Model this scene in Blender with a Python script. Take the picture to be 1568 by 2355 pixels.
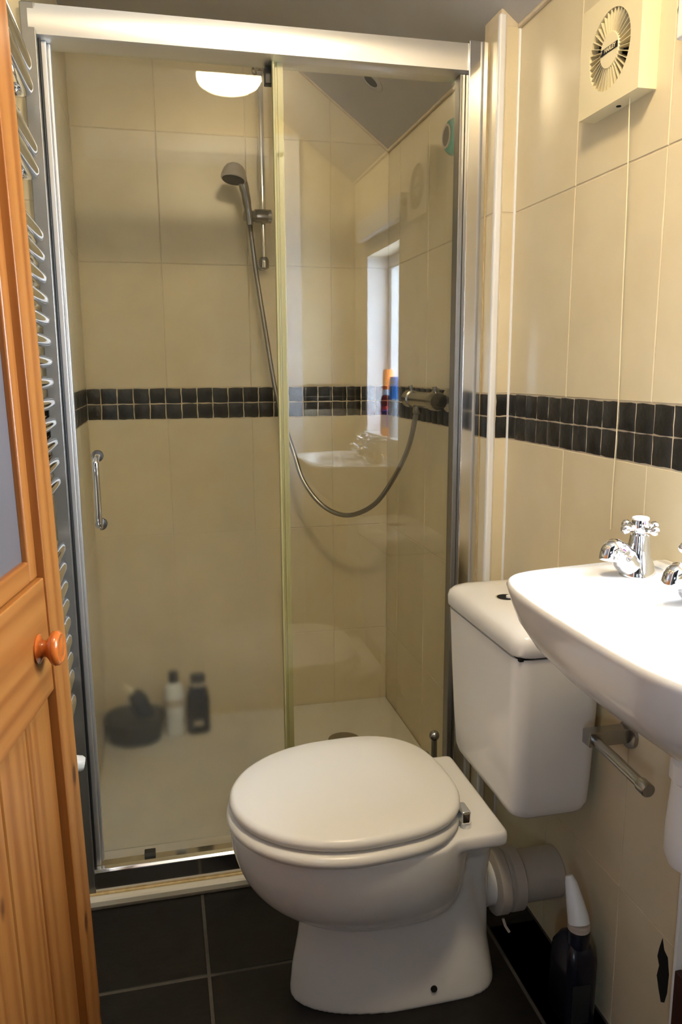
import bpy, bmesh, math, random
from mathutils import Vector, Matrix
random.seed(7)
scene = bpy.context.scene
for o in list(bpy.data.objects): bpy.data.objects.remove(o)
COL = scene.collection

# ------------------------------------------------------------------ camera
cd = bpy.data.cameras.new('camera'); cam = bpy.data.objects.new('camera', cd); COL.objects.link(cam)
R_ = Vector((0.97410543, -0.22603191, -0.00530968)); U_ = Vector((0.04574921, 0.17405318, 0.98367296)); F_ = Vector((0.22141731, 0.95844409, -0.17988693))
M = Matrix((R_, U_, -F_)).transposed().to_4x4(); M.translation = Vector((0.20829768, -1.69284371, 1.20770928))
cam.matrix_world = M
cd.sensor_fit = 'VERTICAL'; cd.sensor_height = 36.0; cd.lens = 27.41; cd.clip_start = 0.02; cd.clip_end = 60
scene.camera = cam

# ------------------------------------------------------------------ world, exposure
w = bpy.data.worlds.new('overcast_sky'); scene.world = w; w.use_nodes = True
bg = w.node_tree.nodes['Background']; bg.inputs[0].default_value = (0.72, 0.85, 1.0, 1); bg.inputs[1].default_value = 31.0    # even overcast daylight
vs = scene.view_settings
vs.view_transform = 'Standard'; vs.look = 'None'; vs.exposure = 1.2; vs.gamma = 1.0; vs.use_curve_mapping = False
LAMP_STRENGTH = 52.0

# window opening in the right wall (daylight), portal for the sky
WY0, WY1, WZ0, WZ1 = -1.12, -0.712, 0.965, 1.612
pl = bpy.data.lights.new('window_portal', 'AREA'); pl.shape = 'RECTANGLE'; pl.size = WZ1-WZ0; pl.size_y = WY1-WY0
po = bpy.data.objects.new('window_portal', pl); COL.objects.link(po)
po.location = (1.095, (WY0+WY1)/2, (WZ0+WZ1)/2); po.rotation_euler = (0, math.radians(90), 0)
pl.cycles.is_portal = True
HW = (-3.0, -2.68, 1.0, 1.40)        # landing window, in the landing's left wall
pl2 = bpy.data.lights.new('landing_window_portal', 'AREA'); pl2.shape = 'RECTANGLE'; pl2.size = HW[3]-HW[2]; pl2.size_y = HW[1]-HW[0]
po2 = bpy.data.objects.new('landing_window_portal', pl2); COL.objects.link(po2)
po2.location = (-.60, (HW[0]+HW[1])/2, (HW[2]+HW[3])/2); po2.rotation_euler = (0, math.radians(-90), 0)
pl2.cycles.is_portal = True

# ------------------------------------------------------------------ room dimensions
XW = 0.975      # right wall tile face
D = 0.905       # back wall tile face
XL = -0.012     # shower left wall face
XO = -0.10      # left wall face of the room
YF = -1.30      # door wall
ZR = 1.905      # wall height on the right
ZC = 2.20       # flat ceiling
SL = 0.75       # slope of the ceiling
XB = XW-(ZC-ZR)/SL
def zceil(x): return min(ZC, ZR+SL*(XW-x))
P = 0.05; ZM = 1.102         # mosaic pitch, middle of the band
TH = 0.381; TWD = 0.272      # wall tile

# ------------------------------------------------------------------ materials
def nm(name):
    m = bpy.data.materials.new(name); m.use_nodes = True
    return m, m.node_tree, m.node_tree.nodes['Principled BSDF']
def node(nt, t, **k):
    n = nt.nodes.new(t)
    for a, v in k.items(): setattr(n, a, v)
    return n
def principled(name, col, rough=.4, metal=0., spec=.5, coat=0., trans=0., ior=1.45):
    m, nt, b = nm(name)
    b.inputs['Base Color'].default_value = (*col, 1); b.inputs['Roughness'].default_value = rough; b.inputs['Metallic'].default_value = metal
    b.inputs['Specular IOR Level'].default_value = spec; b.inputs['Coat Weight'].default_value = coat; b.inputs['Coat Roughness'].default_value = .05
    b.inputs['Transmission Weight'].default_value = trans; b.inputs['IOR'].default_value = ior
    return m
def mottled(name, c1, c2, scale, rough=.35, bump=.0, bscale=60, detail=6, spec=.5, rnd=.0, rough2=None):
    m, nt, b = nm(name); L = nt.links
    tc = node(nt, 'ShaderNodeNewGeometry')
    n = node(nt, 'ShaderNodeTexNoise'); n.inputs['Scale'].default_value = scale; n.inputs['Detail'].default_value = detail
    L.new(tc.outputs['Position'], n.inputs['Vector'])
    r = node(nt, 'ShaderNodeValToRGB'); r.color_ramp.elements[0].position = .3; r.color_ramp.elements[1].position = .7
    r.color_ramp.elements[0].color = (*c1, 1); r.color_ramp.elements[1].color = (*c2, 1)
    L.new(n.outputs['Fac'], r.inputs['Fac']); out = r.outputs['Color']
    if rnd:
        oi = node(nt, 'ShaderNodeObjectInfo'); mr = node(nt, 'ShaderNodeMapRange'); mr.inputs[3].default_value = 1-rnd; mr.inputs[4].default_value = 1+rnd
        L.new(oi.outputs['Random'], mr.inputs[0])
        hs = node(nt, 'ShaderNodeHueSaturation'); L.new(mr.outputs[0], hs.inputs['Value']); L.new(out, hs.inputs['Color']); out = hs.outputs['Color']
    L.new(out, b.inputs['Base Color'])
    b.inputs['Roughness'].default_value = rough; b.inputs['Specular IOR Level'].default_value = spec
    if rough2 is not None:
        mr2 = node(nt, 'ShaderNodeMapRange'); mr2.inputs[3].default_value = rough; mr2.inputs[4].default_value = rough2
        L.new(n.outputs['Fac'], mr2.inputs[0]); L.new(mr2.outputs[0], b.inputs['Roughness'])
    if bump:
        n2 = node(nt, 'ShaderNodeTexNoise'); n2.inputs['Scale'].default_value = bscale; n2.inputs['Detail'].default_value = 8
        L.new(tc.outputs['Position'], n2.inputs['Vector'])
        bp = node(nt, 'ShaderNodeBump'); bp.inputs['Strength'].default_value = bump; bp.inputs['Distance'].default_value = .004
        L.new(n2.outputs['Fac'], bp.inputs['Height']); L.new(bp.outputs[0], b.inputs['Normal'])
    return m
MT = {}
MT['tile'] = mottled('cream_wall_tile', (.66, .567, .385), (.705, .615, .43), 9, rough=.30, rnd=.025, bump=.03, bscale=14)
MT['grout'] = mottled('cream_grout', (.70, .60, .44), (.60, .50, .36), 30, rough=.8, bump=.1)
MT['mosaic'] = mottled('black_slate_mosaic', (.006, .0055, .005), (.018, .016, .014), 40, rough=.5, bump=.5, bscale=90, rnd=.3)
MT['floor'] = mottled('black_floor_tile', (.004, .0033, .0032), (.009, .0075, .007), 22, rough=.5, spec=.3, bump=.15, bscale=60)
MT['fgrout'] = mottled('grey_floor_grout', (.085, .075, .065), (.06, .053, .047), 40, rough=.9, bump=.2)
MT['plaster'] = mottled('off_white_ceiling_paint', (.46, .44, .42), (.50, .48, .46), 6, rough=.7, bump=.06, bscale=40)
MT['hall'] = mottled('hall_wall_paint', (.16, .15, .14), (.18, .17, .16), 6, rough=.8)
MT['chrome'] = principled('polished_chrome', (.80, .81, .83), .06, 1)
MT['frame'] = principled('polished_aluminium_frame', (.72, .71, .70), .10, 1)
MT['satin'] = principled('satin_aluminium', (.88, .87, .85), .38, 1)
MT['greymetal'] = principled('dull_grey_aluminium', (.27, .26, .245), .38, .85)
MT['dchrome'] = principled('dull_chrome', (.37, .36, .345), .26, 1)
MT['stopmetal'] = principled('pale_aluminium', (.62, .61, .60), .45, .9)
MT['ceramic'] = mottled('white_ceramic', (.77, .76, .745), (.79, .78, .765), 4, rough=.12)
MT['seat'] = principled('white_plastic_seat', (.76, .745, .71), .28)
MT['whiteplastic'] = principled('white_plastic', (.78, .78, .77), .35)
MT['cream'] = principled('cream_plastic', (.76, .675, .45), .35)
MT['greyplastic'] = principled('grey_white_plastic', (.48, .43, .375), .4)
MT['tray'] = mottled('white_shower_tray', (.66, .63, .56), (.70, .67, .60), 8, rough=.3)
MT['black'] = principled('black_plastic', (.008, .008, .008), .5)
MT['hole'] = principled('black_hole', (.004, .004, .004), .9)
MT['dark'] = principled('dark_grey_plastic', (.020, .021, .022), .45)
MT['seal'] = principled('yellowed_plastic_seal', (.46, .42, .19), .35, trans=.25)
MT['sealant'] = mottled('aged_sealant', (.50, .36, .16), (.66, .52, .30), 60, rough=.6)
MT['trimw'] = principled('white_corner_trim', (.80, .80, .82), .3)
MT['teal'] = principled('teal_plastic', (.02, .33, .25), .28)
MT['orange'] = principled('orange_plastic', (.95, .20, .02), .35)
MT['red'] = principled('red_plastic', (.60, .05, .04), .35)
MT['darkred'] = principled('dark_red_plastic', (.16, .015, .015), .35)
MT['purple'] = principled('purple_plastic', (.22, .10, .52), .35)
MT['navy'] = principled('navy_plastic', (.02, .02, .20), .3)
MT['blue'] = principled('blue_plastic', (.05, .28, .80), .35)
MT['pale'] = principled('pale_plastic', (.75, .80, .84), .35)
MT['bluegel'] = principled('dark_blue_plastic', (.006, .007, .016), .25)
MT['brown'] = principled('dark_brown_board', (.040, .012, .006), .5)
MT['print'] = principled('black_print', (.01, .01, .01), .6)

def emission(name, col, s):
    m, nt, b = nm(name); nt.nodes.remove(b)
    e = node(nt, 'ShaderNodeEmission'); e.inputs[0].default_value = (*col, 1); e.inputs[1].default_value = s
    nt.links.new(e.outputs[0], nt.nodes['Material Output'].inputs[0]); return m
MT['lamp'] = emission('warm_lamp_glass', (1.0, .81, .50), LAMP_STRENGTH)

def glass(name, tint, haze=False, base=.035, rgloss=.0):
    m, nt, b = nm(name); L = nt.links; nt.nodes.remove(b)
    lw = node(nt, 'ShaderNodeLayerWeight'); lw.inputs[0].default_value = .5
    pw = node(nt, 'ShaderNodeMath', operation='POWER'); pw.inputs[1].default_value = 5; L.new(lw.outputs['Facing'], pw.inputs[0])
    ma = node(nt, 'ShaderNodeMath', operation='MULTIPLY_ADD'); ma.inputs[1].default_value = 1-base; ma.inputs[2].default_value = base; L.new(pw.outputs[0], ma.inputs[0])
    tr = node(nt, 'ShaderNodeBsdfTransparent'); tr.inputs[0].default_value = (*tint, 1)
    gl = node(nt, 'ShaderNodeBsdfGlossy'); gl.inputs['Roughness'].default_value = rgloss
    body = tr.outputs[0]
    if haze:
        # limescale film left by splashing: heavier low on the pane, patchy
        g = node(nt, 'ShaderNodeNewGeometry'); sx = node(nt, 'ShaderNodeSeparateXYZ'); L.new(g.outputs['Position'], sx.inputs[0])
        mr = node(nt, 'ShaderNodeMapRange', interpolation_type='SMOOTHSTEP'); mr.inputs[1].default_value = 1.0; mr.inputs[2].default_value = .56; mr.inputs[3].default_value = .06; mr.inputs[4].default_value = 1.0
        L.new(sx.outputs['Z'], mr.inputs[0])
        rf = node(nt, 'ShaderNodeBsdfRefraction'); rf.inputs['Roughness'].default_value = .23; rf.inputs['IOR'].default_value = 1.12; rf.inputs[0].default_value = (*tint, 1)
        mx = node(nt, 'ShaderNodeMixShader'); L.new(mr.outputs[0], mx.inputs[0]); L.new(tr.outputs[0], mx.inputs[1]); L.new(rf.outputs[0], mx.inputs[2])
        body = mx.outputs[0]
        n = node(nt, 'ShaderNodeTexNoise'); n.inputs['Scale'].default_value = 5; n.inputs['Detail'].default_value = 6; L.new(g.outputs['Position'], n.inputs['Vector'])
        df = node(nt, 'ShaderNodeBsdfDiffuse'); df.inputs[0].default_value = (.7, .68, .62, 1)
        mm = node(nt, 'ShaderNodeMath', operation='MULTIPLY'); L.new(mr.outputs[0], mm.inputs[0]); L.new(n.outputs['Fac'], mm.inputs[1])
        m3 = node(nt, 'ShaderNodeMath', operation='MULTIPLY'); m3.inputs[1].default_value = .10; L.new(mm.outputs[0], m3.inputs[0])
        mx2 = node(nt, 'ShaderNodeMixShader'); L.new(m3.outputs[0], mx2.inputs[0]); L.new(body, mx2.inputs[1]); L.new(df.outputs[0], mx2.inputs[2])
        body = mx2.outputs[0]
    mf = node(nt, 'ShaderNodeMixShader'); L.new(ma.outputs[0], mf.inputs[0]); L.new(body, mf.inputs[1]); L.new(gl.outputs[0], mf.inputs[2])
    L.new(mf.outputs[0], nt.nodes['Material Output'].inputs[0]); return m
MT['glass'] = glass('shower_glass', (.985, .985, .955), base=.05)
MT['hazeglass'] = glass('limescaled_shower_glass', (.985, .985, .955), haze=True, base=.018)
MT['winglass'] = glass('window_glass', (.97, .98, .99))
MT['clearplastic'] = glass('clear_plastic', (.80, .80, .78), base=.10, rgloss=.2)

def pine(name, along):
    m, nt, b = nm(name); L = nt.links
    tc = node(nt, 'ShaderNodeTexCoord'); mp = node(nt, 'ShaderNodeMapping')
    oi = node(nt, 'ShaderNodeObjectInfo')
    off = node(nt, 'ShaderNodeCombineXYZ')
    mu = node(nt, 'ShaderNodeMath', operation='MULTIPLY'); mu.inputs[1].default_value = 3.0; L.new(oi.outputs['Random'], mu.inputs[0])
    for i in range(3): L.new(mu.outputs[0], off.inputs[i])
    ad = node(nt, 'ShaderNodeVectorMath', operation='ADD'); L.new(tc.outputs['Object'], ad.inputs[0]); L.new(off.outputs[0], ad.inputs[1])
    L.new(ad.outputs[0], mp.inputs['Vector'])
    mp.inputs['Scale'].default_value = (1, 1, .05) if along == 'z' else (.05, 1, 1)
    n = node(nt, 'ShaderNodeTexNoise'); n.inputs['Scale'].default_value = 75; n.inputs['Detail'].default_value = 4; n.inputs['Distortion'].default_value = .6
    L.new(mp.outputs[0], n.inputs['Vector'])
    wv = node(nt, 'ShaderNodeTexWave', wave_type='RINGS', rings_direction='Z' if along == 'z' else 'X')
    wv.inputs['Scale'].default_value = 11; wv.inputs['Distortion'].default_value = 9; wv.inputs['Detail'].default_value = 3; wv.inputs['Detail Scale'].default_value = 1.2
    L.new(mp.outputs[0], wv.inputs['Vector'])
    mxv = node(nt, 'ShaderNodeMath', operation='MULTIPLY_ADD'); mxv.inputs[1].default_value = .42; L.new(wv.outputs['Fac'], mxv.inputs[0])
    hf = node(nt, 'ShaderNodeMath', operation='MULTIPLY'); hf.inputs[1].default_value = .62; L.new(n.outputs['Fac'], hf.inputs[0]); L.new(hf.outputs[0], mxv.inputs[2])
    r = node(nt, 'ShaderNodeValToRGB'); e = r.color_ramp.elements
    e[0].position = .15; e[0].color = (.31, .125, .028, 1); e[1].position = .85; e[1].color = (.20, .062, .011, 1)
    x = e.new(.5); x.color = (.265, .095, .019, 1)
    L.new(mxv.outputs[0], r.inputs['Fac'])
    # knots
    mp2 = node(nt, 'ShaderNodeMapping'); mp2.inputs['Scale'].default_value = (1, .15, .5) if along == 'z' else (.5, .15, 1)
    L.new(ad.outputs[0], mp2.inputs['Vector'])
    vo = node(nt, 'ShaderNodeTexVoronoi'); vo.inputs['Scale'].default_value = 9; L.new(mp2.outputs[0], vo.inputs['Vector'])
    kr = node(nt, 'ShaderNodeMapRange'); kr.inputs[1].default_value = .05; kr.inputs[2].default_value = .10; kr.inputs[3].default_value = 1; kr.inputs[4].default_value = 0
    L.new(vo.outputs['Distance'], kr.inputs[0])
    mx = node(nt, 'ShaderNodeMix', data_type='RGBA'); mx.inputs[7].default_value = (.07, .02, .006, 1)
    L.new(kr.outputs[0], mx.inputs[0]); L.new(r.outputs[0], mx.inputs[6]); L.new(mx.outputs[2], b.inputs['Base Color'])
    b.inputs['Roughness'].default_value = .35
    bp = node(nt, 'ShaderNodeBump'); bp.inputs['Strength'].default_value = .12; bp.inputs['Distance'].default_value = .002; L.new(mxv.outputs[0], bp.inputs['Height']); L.new(bp.outputs[0], b.inputs['Normal'])
    return m
MT['pinev'] = pine('varnished_pine_upright', 'z'); MT['pineh'] = pine('varnished_pine_crosswise', 'x')
MT['knob'] = principled('varnished_orange_wood', (.42, .10, .015), .2, coat=.6)
# obscured door glass
m, nt, b = nm('obscure_door_glass'); MT['obscure'] = m
b.inputs['Base Color'].default_value = (.13, .122, .13, 1); b.inputs['Roughness'].default_value = .32; b.inputs['Transmission Weight'].default_value = .25
_n = node(nt, 'ShaderNodeTexNoise'); _n.inputs['Scale'].default_value = 7; _n.inputs['Detail'].default_value = 8
_r = node(nt, 'ShaderNodeMapRange'); _r.inputs[3].default_value = .22; _r.inputs[4].default_value = .42; nt.links.new(_n.outputs['Fac'], _r.inputs[0]); nt.links.new(_r.outputs[0], b.inputs['Roughness'])
# toilet shelf ceramic with old yellow staining is part of the pan material
m, nt, b = nm('ribbed_hose_metal'); MT['hose'] = m
b.inputs['Base Color'].default_value = (.32, .31, .29, 1); b.inputs['Metallic'].default_value = 1; b.inputs['Roughness'].default_value = .28

# ------------------------------------------------------------------ mesh helpers
def bx(bm, x0, x1, y0, y1, z0, z1):
    v = [bm.verts.new(c) for c in ((x0,y0,z0),(x1,y0,z0),(x1,y1,z0),(x0,y1,z0),(x0,y0,z1),(x1,y0,z1),(x1,y1,z1),(x0,y1,z1))]
    for f in ((0,3,2,1),(4,5,6,7),(0,1,5,4),(1,2,6,5),(2,3,7,6),(3,0,4,7)): bm.faces.new([v[i] for i in f])
def loft(bm, rings, cap0=True, cap1=True, closed=True):
    R = [[bm.verts.new(p) for p in r] for r in rings]; n = len(R[0])
    for a, b_ in zip(R, R[1:]):
        for i in range(n if closed else n-1):
            j = (i+1) % n; bm.faces.new((a[i], a[j], b_[j], b_[i]))
    if cap0: bm.faces.new(list(reversed(R[0])))
    if cap1: bm.faces.new(R[-1])
def basis(d):
    d = Vector(d).normalized(); a = Vector((0,0,1)) if abs(d.z) < .9 else Vector((1,0,0))
    u = d.cross(a).normalized(); return u, d.cross(u).normalized()
def lathe(bm, prof, org, axis=(0,0,1), n=24, cap=True):
    org = Vector(org); ax = Vector(axis).normalized(); u, v = basis(ax)
    rings = [[org+ax*h+(u*math.cos(2*math.pi*i/n)+v*math.sin(2*math.pi*i/n))*max(r, 1e-5) for i in range(n)] for r, h in prof]
    loft(bm, rings, cap, cap)
def sphere(bm, c, r, n=14, sq=(1,1,1)):
    mt = Matrix.Translation(c) @ Matrix.Diagonal((*sq, 1)); bmesh.ops.create_uvsphere(bm, u_segments=n, v_segments=max(6, n//2+1), radius=r, matrix=mt)
def crom(pts, k=6, closed=False):
    pts = [Vector(p) for p in pts]; out = []; n = len(pts)
    for i in range(n if closed else n-1):
        g = (lambda j: pts[j % n]) if closed else (lambda j: pts[min(max(j, 0), n-1)])
        p0, p1, p2, p3 = g(i-1), g(i), g(i+1), g(i+2)
        for s in range(k):
            t = s/k
            out.append(.5*((2*p1)+(p2-p0)*t+(2*p0-5*p1+4*p2-p3)*t*t+(3*p1-p0-3*p2+p3)*t**3))
    if not closed: out.append(pts[-1])
    return out
def tube(bm, pts, r, n=12, cap=True):
    pts = [Vector(p) for p in pts]; m_ = len(pts); rs = r if isinstance(r, (list, tuple)) else [r]*m_
    T = [(pts[min(i+1, m_-1)]-pts[max(i-1, 0)]).normalized() for i in range(m_)]
    u, v = basis(T[0]); rings = []
    for i in range(m_):
        u = (u-T[i]*u.dot(T[i])).normalized(); v = T[i].cross(u)
        rings.append([pts[i]+(u*math.cos(2*math.pi*k/n)+v*math.sin(2*math.pi*k/n))*rs[i] for k in range(n)])
    loft(bm, rings, cap, cap)
def prism(bm, poly, fn, d0, d1):
    loft(bm, [[fn(a, b_, d0) for a, b_ in poly], [fn(a, b_, d1) for a, b_ in poly]])
def rrect(x0, x1, y0, y1, r, z, n=6):
    o = []
    for cx, cy, a0 in ((x1-r, y1-r, 0), (x0+r, y1-r, 90), (x0+r, y0+r, 180), (x1-r, y0+r, 270)):
        for i in range(n+1):
            a = math.radians(a0+90*i/n); o.append(Vector((cx+r*math.cos(a), cy+r*math.sin(a), z)))
    return o
def tomesh(name, bm, smooth=True, ang=35):
    bmesh.ops.recalc_face_normals(bm, faces=bm.faces)
    me = bpy.data.meshes.new(name); bm.to_mesh(me); bm.free()
    if smooth:
        me.shade_smooth(); me.set_sharp_from_angle(angle=math.radians(ang))
    return me
def obj(name, bm, mat, parent=None, bevel=0, smooth=True, ang=35, loc=None):
    me = bm if isinstance(bm, bpy.types.Mesh) else tomesh(name, bm, smooth, ang)
    if mat is not None and len(me.materials) == 0: me.materials.append(MT[mat] if isinstance(mat, str) else mat)
    o = bpy.data.objects.new(name, me); COL.objects.link(o)
    if loc is not None: o.location = loc
    if parent is not None:
        o.parent = parent
        if loc is None: o.matrix_parent_inverse = PINV.get(parent.name, Matrix.Identity(4))
    if bevel:
        bv = o.modifiers.new('bevel', 'BEVEL'); bv.width = bevel; bv.segments = 2; bv.harden_normals = True; bv.limit_method = 'ANGLE'; bv.angle_limit = math.radians(40)
    return o
PINV = {}
def tag(o, label=None, cat=None, group=None, kind=None):
    if label: o['label'] = label
    if cat: o['category'] = cat
    if group: o['group'] = group
    if kind: o['kind'] = kind
    return o
def thing(name, loc, label, cat, group=None, kind=None, world=True):
    """Empty at the thing's base; parts are modelled in room coordinates."""
    o = bpy.data.objects.new(name, None); COL.objects.link(o); o.location = loc; o.empty_display_size = .05
    PINV[o.name] = Matrix.Translation(Vector(loc)).inverted() if world else Matrix.Identity(4)
    return tag(o, label, cat, group, kind)
def B(): return bmesh.new()
def box(name, mat, parent, *c, bevel=0):
    bm = B(); bx(bm, *c); return obj(name, bm, mat, parent, bevel)
def sub(name, bm, mat, parent, **k):
    """sub-part of a part that is a mesh modelled in room coordinates"""
    me = bm if isinstance(bm, bpy.types.Mesh) else tomesh(name, bm)
    me.materials.append(MT[mat]); o = bpy.data.objects.new(name, me); COL.objects.link(o); o.parent = parent
    return o
# polygon tools
def clip(poly, a, b_, c):           # keep a*x+b*y<=c
    out = []
    for i in range(len(poly)):
        p, q = poly[i], poly[(i+1) % len(poly)]; dp = a*p[0]+b_*p[1]-c; dq = a*q[0]+b_*q[1]-c
        if dp <= 0: out.append(p)
        if dp*dq < 0:
            t = dp/(dp-dq); out.append((p[0]+(q[0]-p[0])*t, p[1]+(q[1]-p[1])*t))
    return out
def area(poly): return .5*sum(poly[i][0]*poly[(i+1) % len(poly)][1]-poly[(i+1) % len(poly)][0]*poly[i][1] for i in range(len(poly)))
def inset(poly, d):
    n = len(poly); src = poly
    res = list(src)
    for i in range(n):
        p, q = src[i], src[(i+1) % n]; L_ = math.hypot(q[0]-p[0], q[1]-p[1])
        if L_ < 1e-6: continue
        nx, ny = (q[1]-p[1])/L_, -(q[0]-p[0])/L_      # outward for ccw
        res = clip(res, nx, ny, nx*p[0]+ny*p[1]-d)
    return res
TILEC = {}
def lay(poly, fn, nrm, parent, mat, name, gap=.0013, thick=.006, cham=.0011):
    """one tile: polygon in wall coordinates, fn(a,b,depth) -> point, depth grows into the wall"""
    if len(poly) < 3: return
    if area(poly) < 0: poly = poly[::-1]
    p1 = inset(poly, gap)
    if len(p1) < 3 or area(p1) < 4e-4: return
    p2 = inset(p1, cham)
    if len(p2) != len(p1): p2 = p1
    cx = sum(p[0] for p in p1)/len(p1); cy = sum(p[1] for p in p1)/len(p1)
    key = (nrm, mat, tuple((round(p[0]-cx, 4), round(p[1]-cy, 4)) for p in p1))
    o0 = Vector(fn(cx, cy, 0))
    if key not in TILEC:
        bm = B()
        loft(bm, [[Vector(fn(a, b_, thick))-o0 for a, b_ in p1], [Vector(fn(a, b_, cham*.8))-o0 for a, b_ in p1], [Vector(fn(a, b_, 0))-o0 for a, b_ in p2]])
        TILEC[key] = tomesh(name, bm, False)
    return obj(name, TILEC[key], mat, parent, loc=o0)
MOS = {}
def mosaic(a0, b0, pa, pb, fn, nrm, parent, ctr):
    k = (nrm, round(pa, 4), random.randrange(7)); o0 = Vector(fn(a0+pa/2, b0+pb/2, 0))
    if k not in MOS:
        bm = B(); g = .0016; base = []
        for (ux, uy) in ((0,0),(.33,0),(.67,0),(1,0),(1,.33),(1,.67),(1,1),(.67,1),(.33,1),(0,1),(0,.67),(0,.33)):
            jx, jy = random.uniform(-.0011, .0011), random.uniform(-.0011, .0011)
            base.append((-pa/2+g+(pa-2*g)*ux+jx, -pb/2+g+(pb-2*g)*uy+jy))
        ca, cb = a0+pa/2, b0+pb/2
        f2 = lambda a, b_, d: Vector(fn(a+ca, b_+cb, d))-o0
        loft(bm, [[f2(a, b_, .006) for a, b_ in base], [f2(a, b_, .0006) for a, b_ in base], [f2(a*.95, b_*.95, -.0006) for a, b_ in base]])
        MOS[k] = tomesh('mosaic_tile', bm, True, 50)
    obj('mosaic_tile', MOS[k], 'mosaic', parent, loc=o0)
ROWS = [-.105, .292, .672, ZM-P, ZM+P, ZM+P+TH+.004, ZM+P+2*(TH+.004), ZM+P+3*(TH+.004)]
def tilewall(parent, fn, nrm, a0, a1, joint, regions, band=True, bj=None, top=None, hole=None):
    """tile the wall face a0..a1; joint: position of one upright joint; regions: rectangles that are tiled"""
    k0 = math.floor((a0-joint)/TWD)-1; k1 = math.ceil((a1-joint)/TWD)+1
    for ra0, ra1, rz0, rz1 in regions:
        for k in range(k0, k1):
            for z0, z1 in zip(ROWS, ROWS[1:]):
                if abs(z0-(ZM-P)) < 1e-6 and band: continue
                x0, x1 = max(ra0, joint+k*TWD), min(ra1, joint+(k+1)*TWD); zz0, zz1 = max(rz0, z0), min(rz1, z1)
                if x1-x0 < .008 or zz1-zz0 < .008: continue
                poly = [(x0, zz0), (x1, zz0), (x1, zz1), (x0, zz1)]
                if top: poly = clip(poly, *top)
                if hole and x0 < hole[1]-.002 and x1 > hole[0]+.002 and zz0 < hole[3]-.002 and zz1 > hole[2]+.002:
                    h0, h1, h2, h3 = hole; a_, b2 = max(x0, h0), min(x1, h1)
                    for q in ((x0, h0, zz0, zz1), (h1, x1, zz0, zz1), (a_, b2, zz0, h2), (a_, b2, h3, zz1)):
                        if q[1]-q[0] > .008 and q[3]-q[2] > .008: lay([(q[0], q[2]), (q[1], q[2]), (q[1], q[3]), (q[0], q[3])], fn, nrm, parent, 'tile', 'tile')
                    continue
                lay(poly, fn, nrm, parent, 'tile', 'tile')
        if band and rz0 < ZM and rz1 > ZM:
            j = bj if bj is not None else ra0; n0 = math.floor((ra0-j)/P); n1 = math.ceil((ra1-j)/P)
            for k in range(n0, n1):
                x0, x1 = max(ra0, j+k*P), min(ra1, j+(k+1)*P)
                if x1-x0 < .012: continue
                if hole and x0 < hole[1]-.01 and x1 > hole[0]+.01: continue
                for r in (0, 1): mosaic(x0, ZM-P+r*P, x1-x0, P, fn, nrm, parent, None)

# ------------------------------------------------------------------ structure
G = .0014   # grout lies this far behind the tile face
fn_right = lambda a, b_, d: (XW+d, a, b_)
fn_back = lambda a, b_, d: (a, D+d, b_)
fn_lsh = lambda a, b_, d: (XL-d, a, b_)
fn_lout = lambda a, b_, d: (XO-d, a, b_)
fn_ret = lambda a, b_, d: (a, .022+d, b_)
fn_front = lambda a, b_, d: (a, YF-d, b_)

bm = B()
x0, x1 = XW+G, XW+.13
bx(bm, x0, x1, YF-.12, D+.12, -.06, WZ0); bx(bm, x0, x1, YF-.12, WY0, WZ0, WZ1); bx(bm, x0, x1, WY1, D+.12, WZ0, WZ1); bx(bm, x0, x1, YF-.12, D+.12, WZ1, ZR+.04)
wall_right = tag(obj('wall_right', bm, 'grout', smooth=False), 'cream tiled wall on the right with a black mosaic band', kind='structure')
tilewall(wall_right, fn_right, 'r', YF, D, -.309, [(YF, D, 0, ZR)], bj=-.0896, hole=(WY0, WY1, WZ0, WZ1))

bm = B(); prism(bm, [(XO-.1, -.06), (XW+G, -.06), (XW+G, ZR), (XB, ZC), (XO-.1, ZC)], fn_back, G, .12)
wall_back = tag(obj('wall_back', bm, 'grout', smooth=False), 'cream tiled wall at the back of the shower', kind='structure')
tilewall(wall_back, fn_back, 'b', XL, XW, .236, [(XL, XW, 0, ZC)], bj=.031, top=(SL, 1, ZR+SL*XW))

bm = B(); bx(bm, XO-.1, XO-G, YF, D+.0, -.06, ZC); bx(bm, XO-G, XL-G, .022+G, D, -.06, ZC)
wall_left = tag(obj('wall_left', bm, 'grout', smooth=False), 'cream tiled wall on the left behind the towel radiator', kind='structure')
tilewall(wall_left, fn_lsh, 'l', .022, D, D-.272, [(.022+.004, D, 0, ZC)], bj=D-.02-18*P)
tilewall(wall_left, fn_lout, 'lo', YF, .022, -.25, [(YF, .022, 0, ZC)])
tilewall(wall_left, fn_ret, 'rt', XO, XL, XO, [(XO, XL, 0, ZC)])

# door wall with the doorway the camera looks through
DX0, DX1 = -.085, .70
bm = B(); yb = YF-.10
bx(bm, XO-.1, DX0, yb, YF-G, -.06, ZC); bx(bm, DX1, XW+G, yb, YF-G, -.06, ZC); bx(bm, DX0, DX1, yb, YF-G, 2.0, ZC)
wall_front = tag(obj('wall_front', bm, 'grout', smooth=False), 'tiled wall around the doorway', kind='structure')
tilewall(wall_front, fn_front, 'f', DX1, XW, XW-TWD, [(DX1+.06, XW, 0, ZC)], bj=XW-20*P, top=(SL, 1, ZR+SL*XW))

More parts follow.
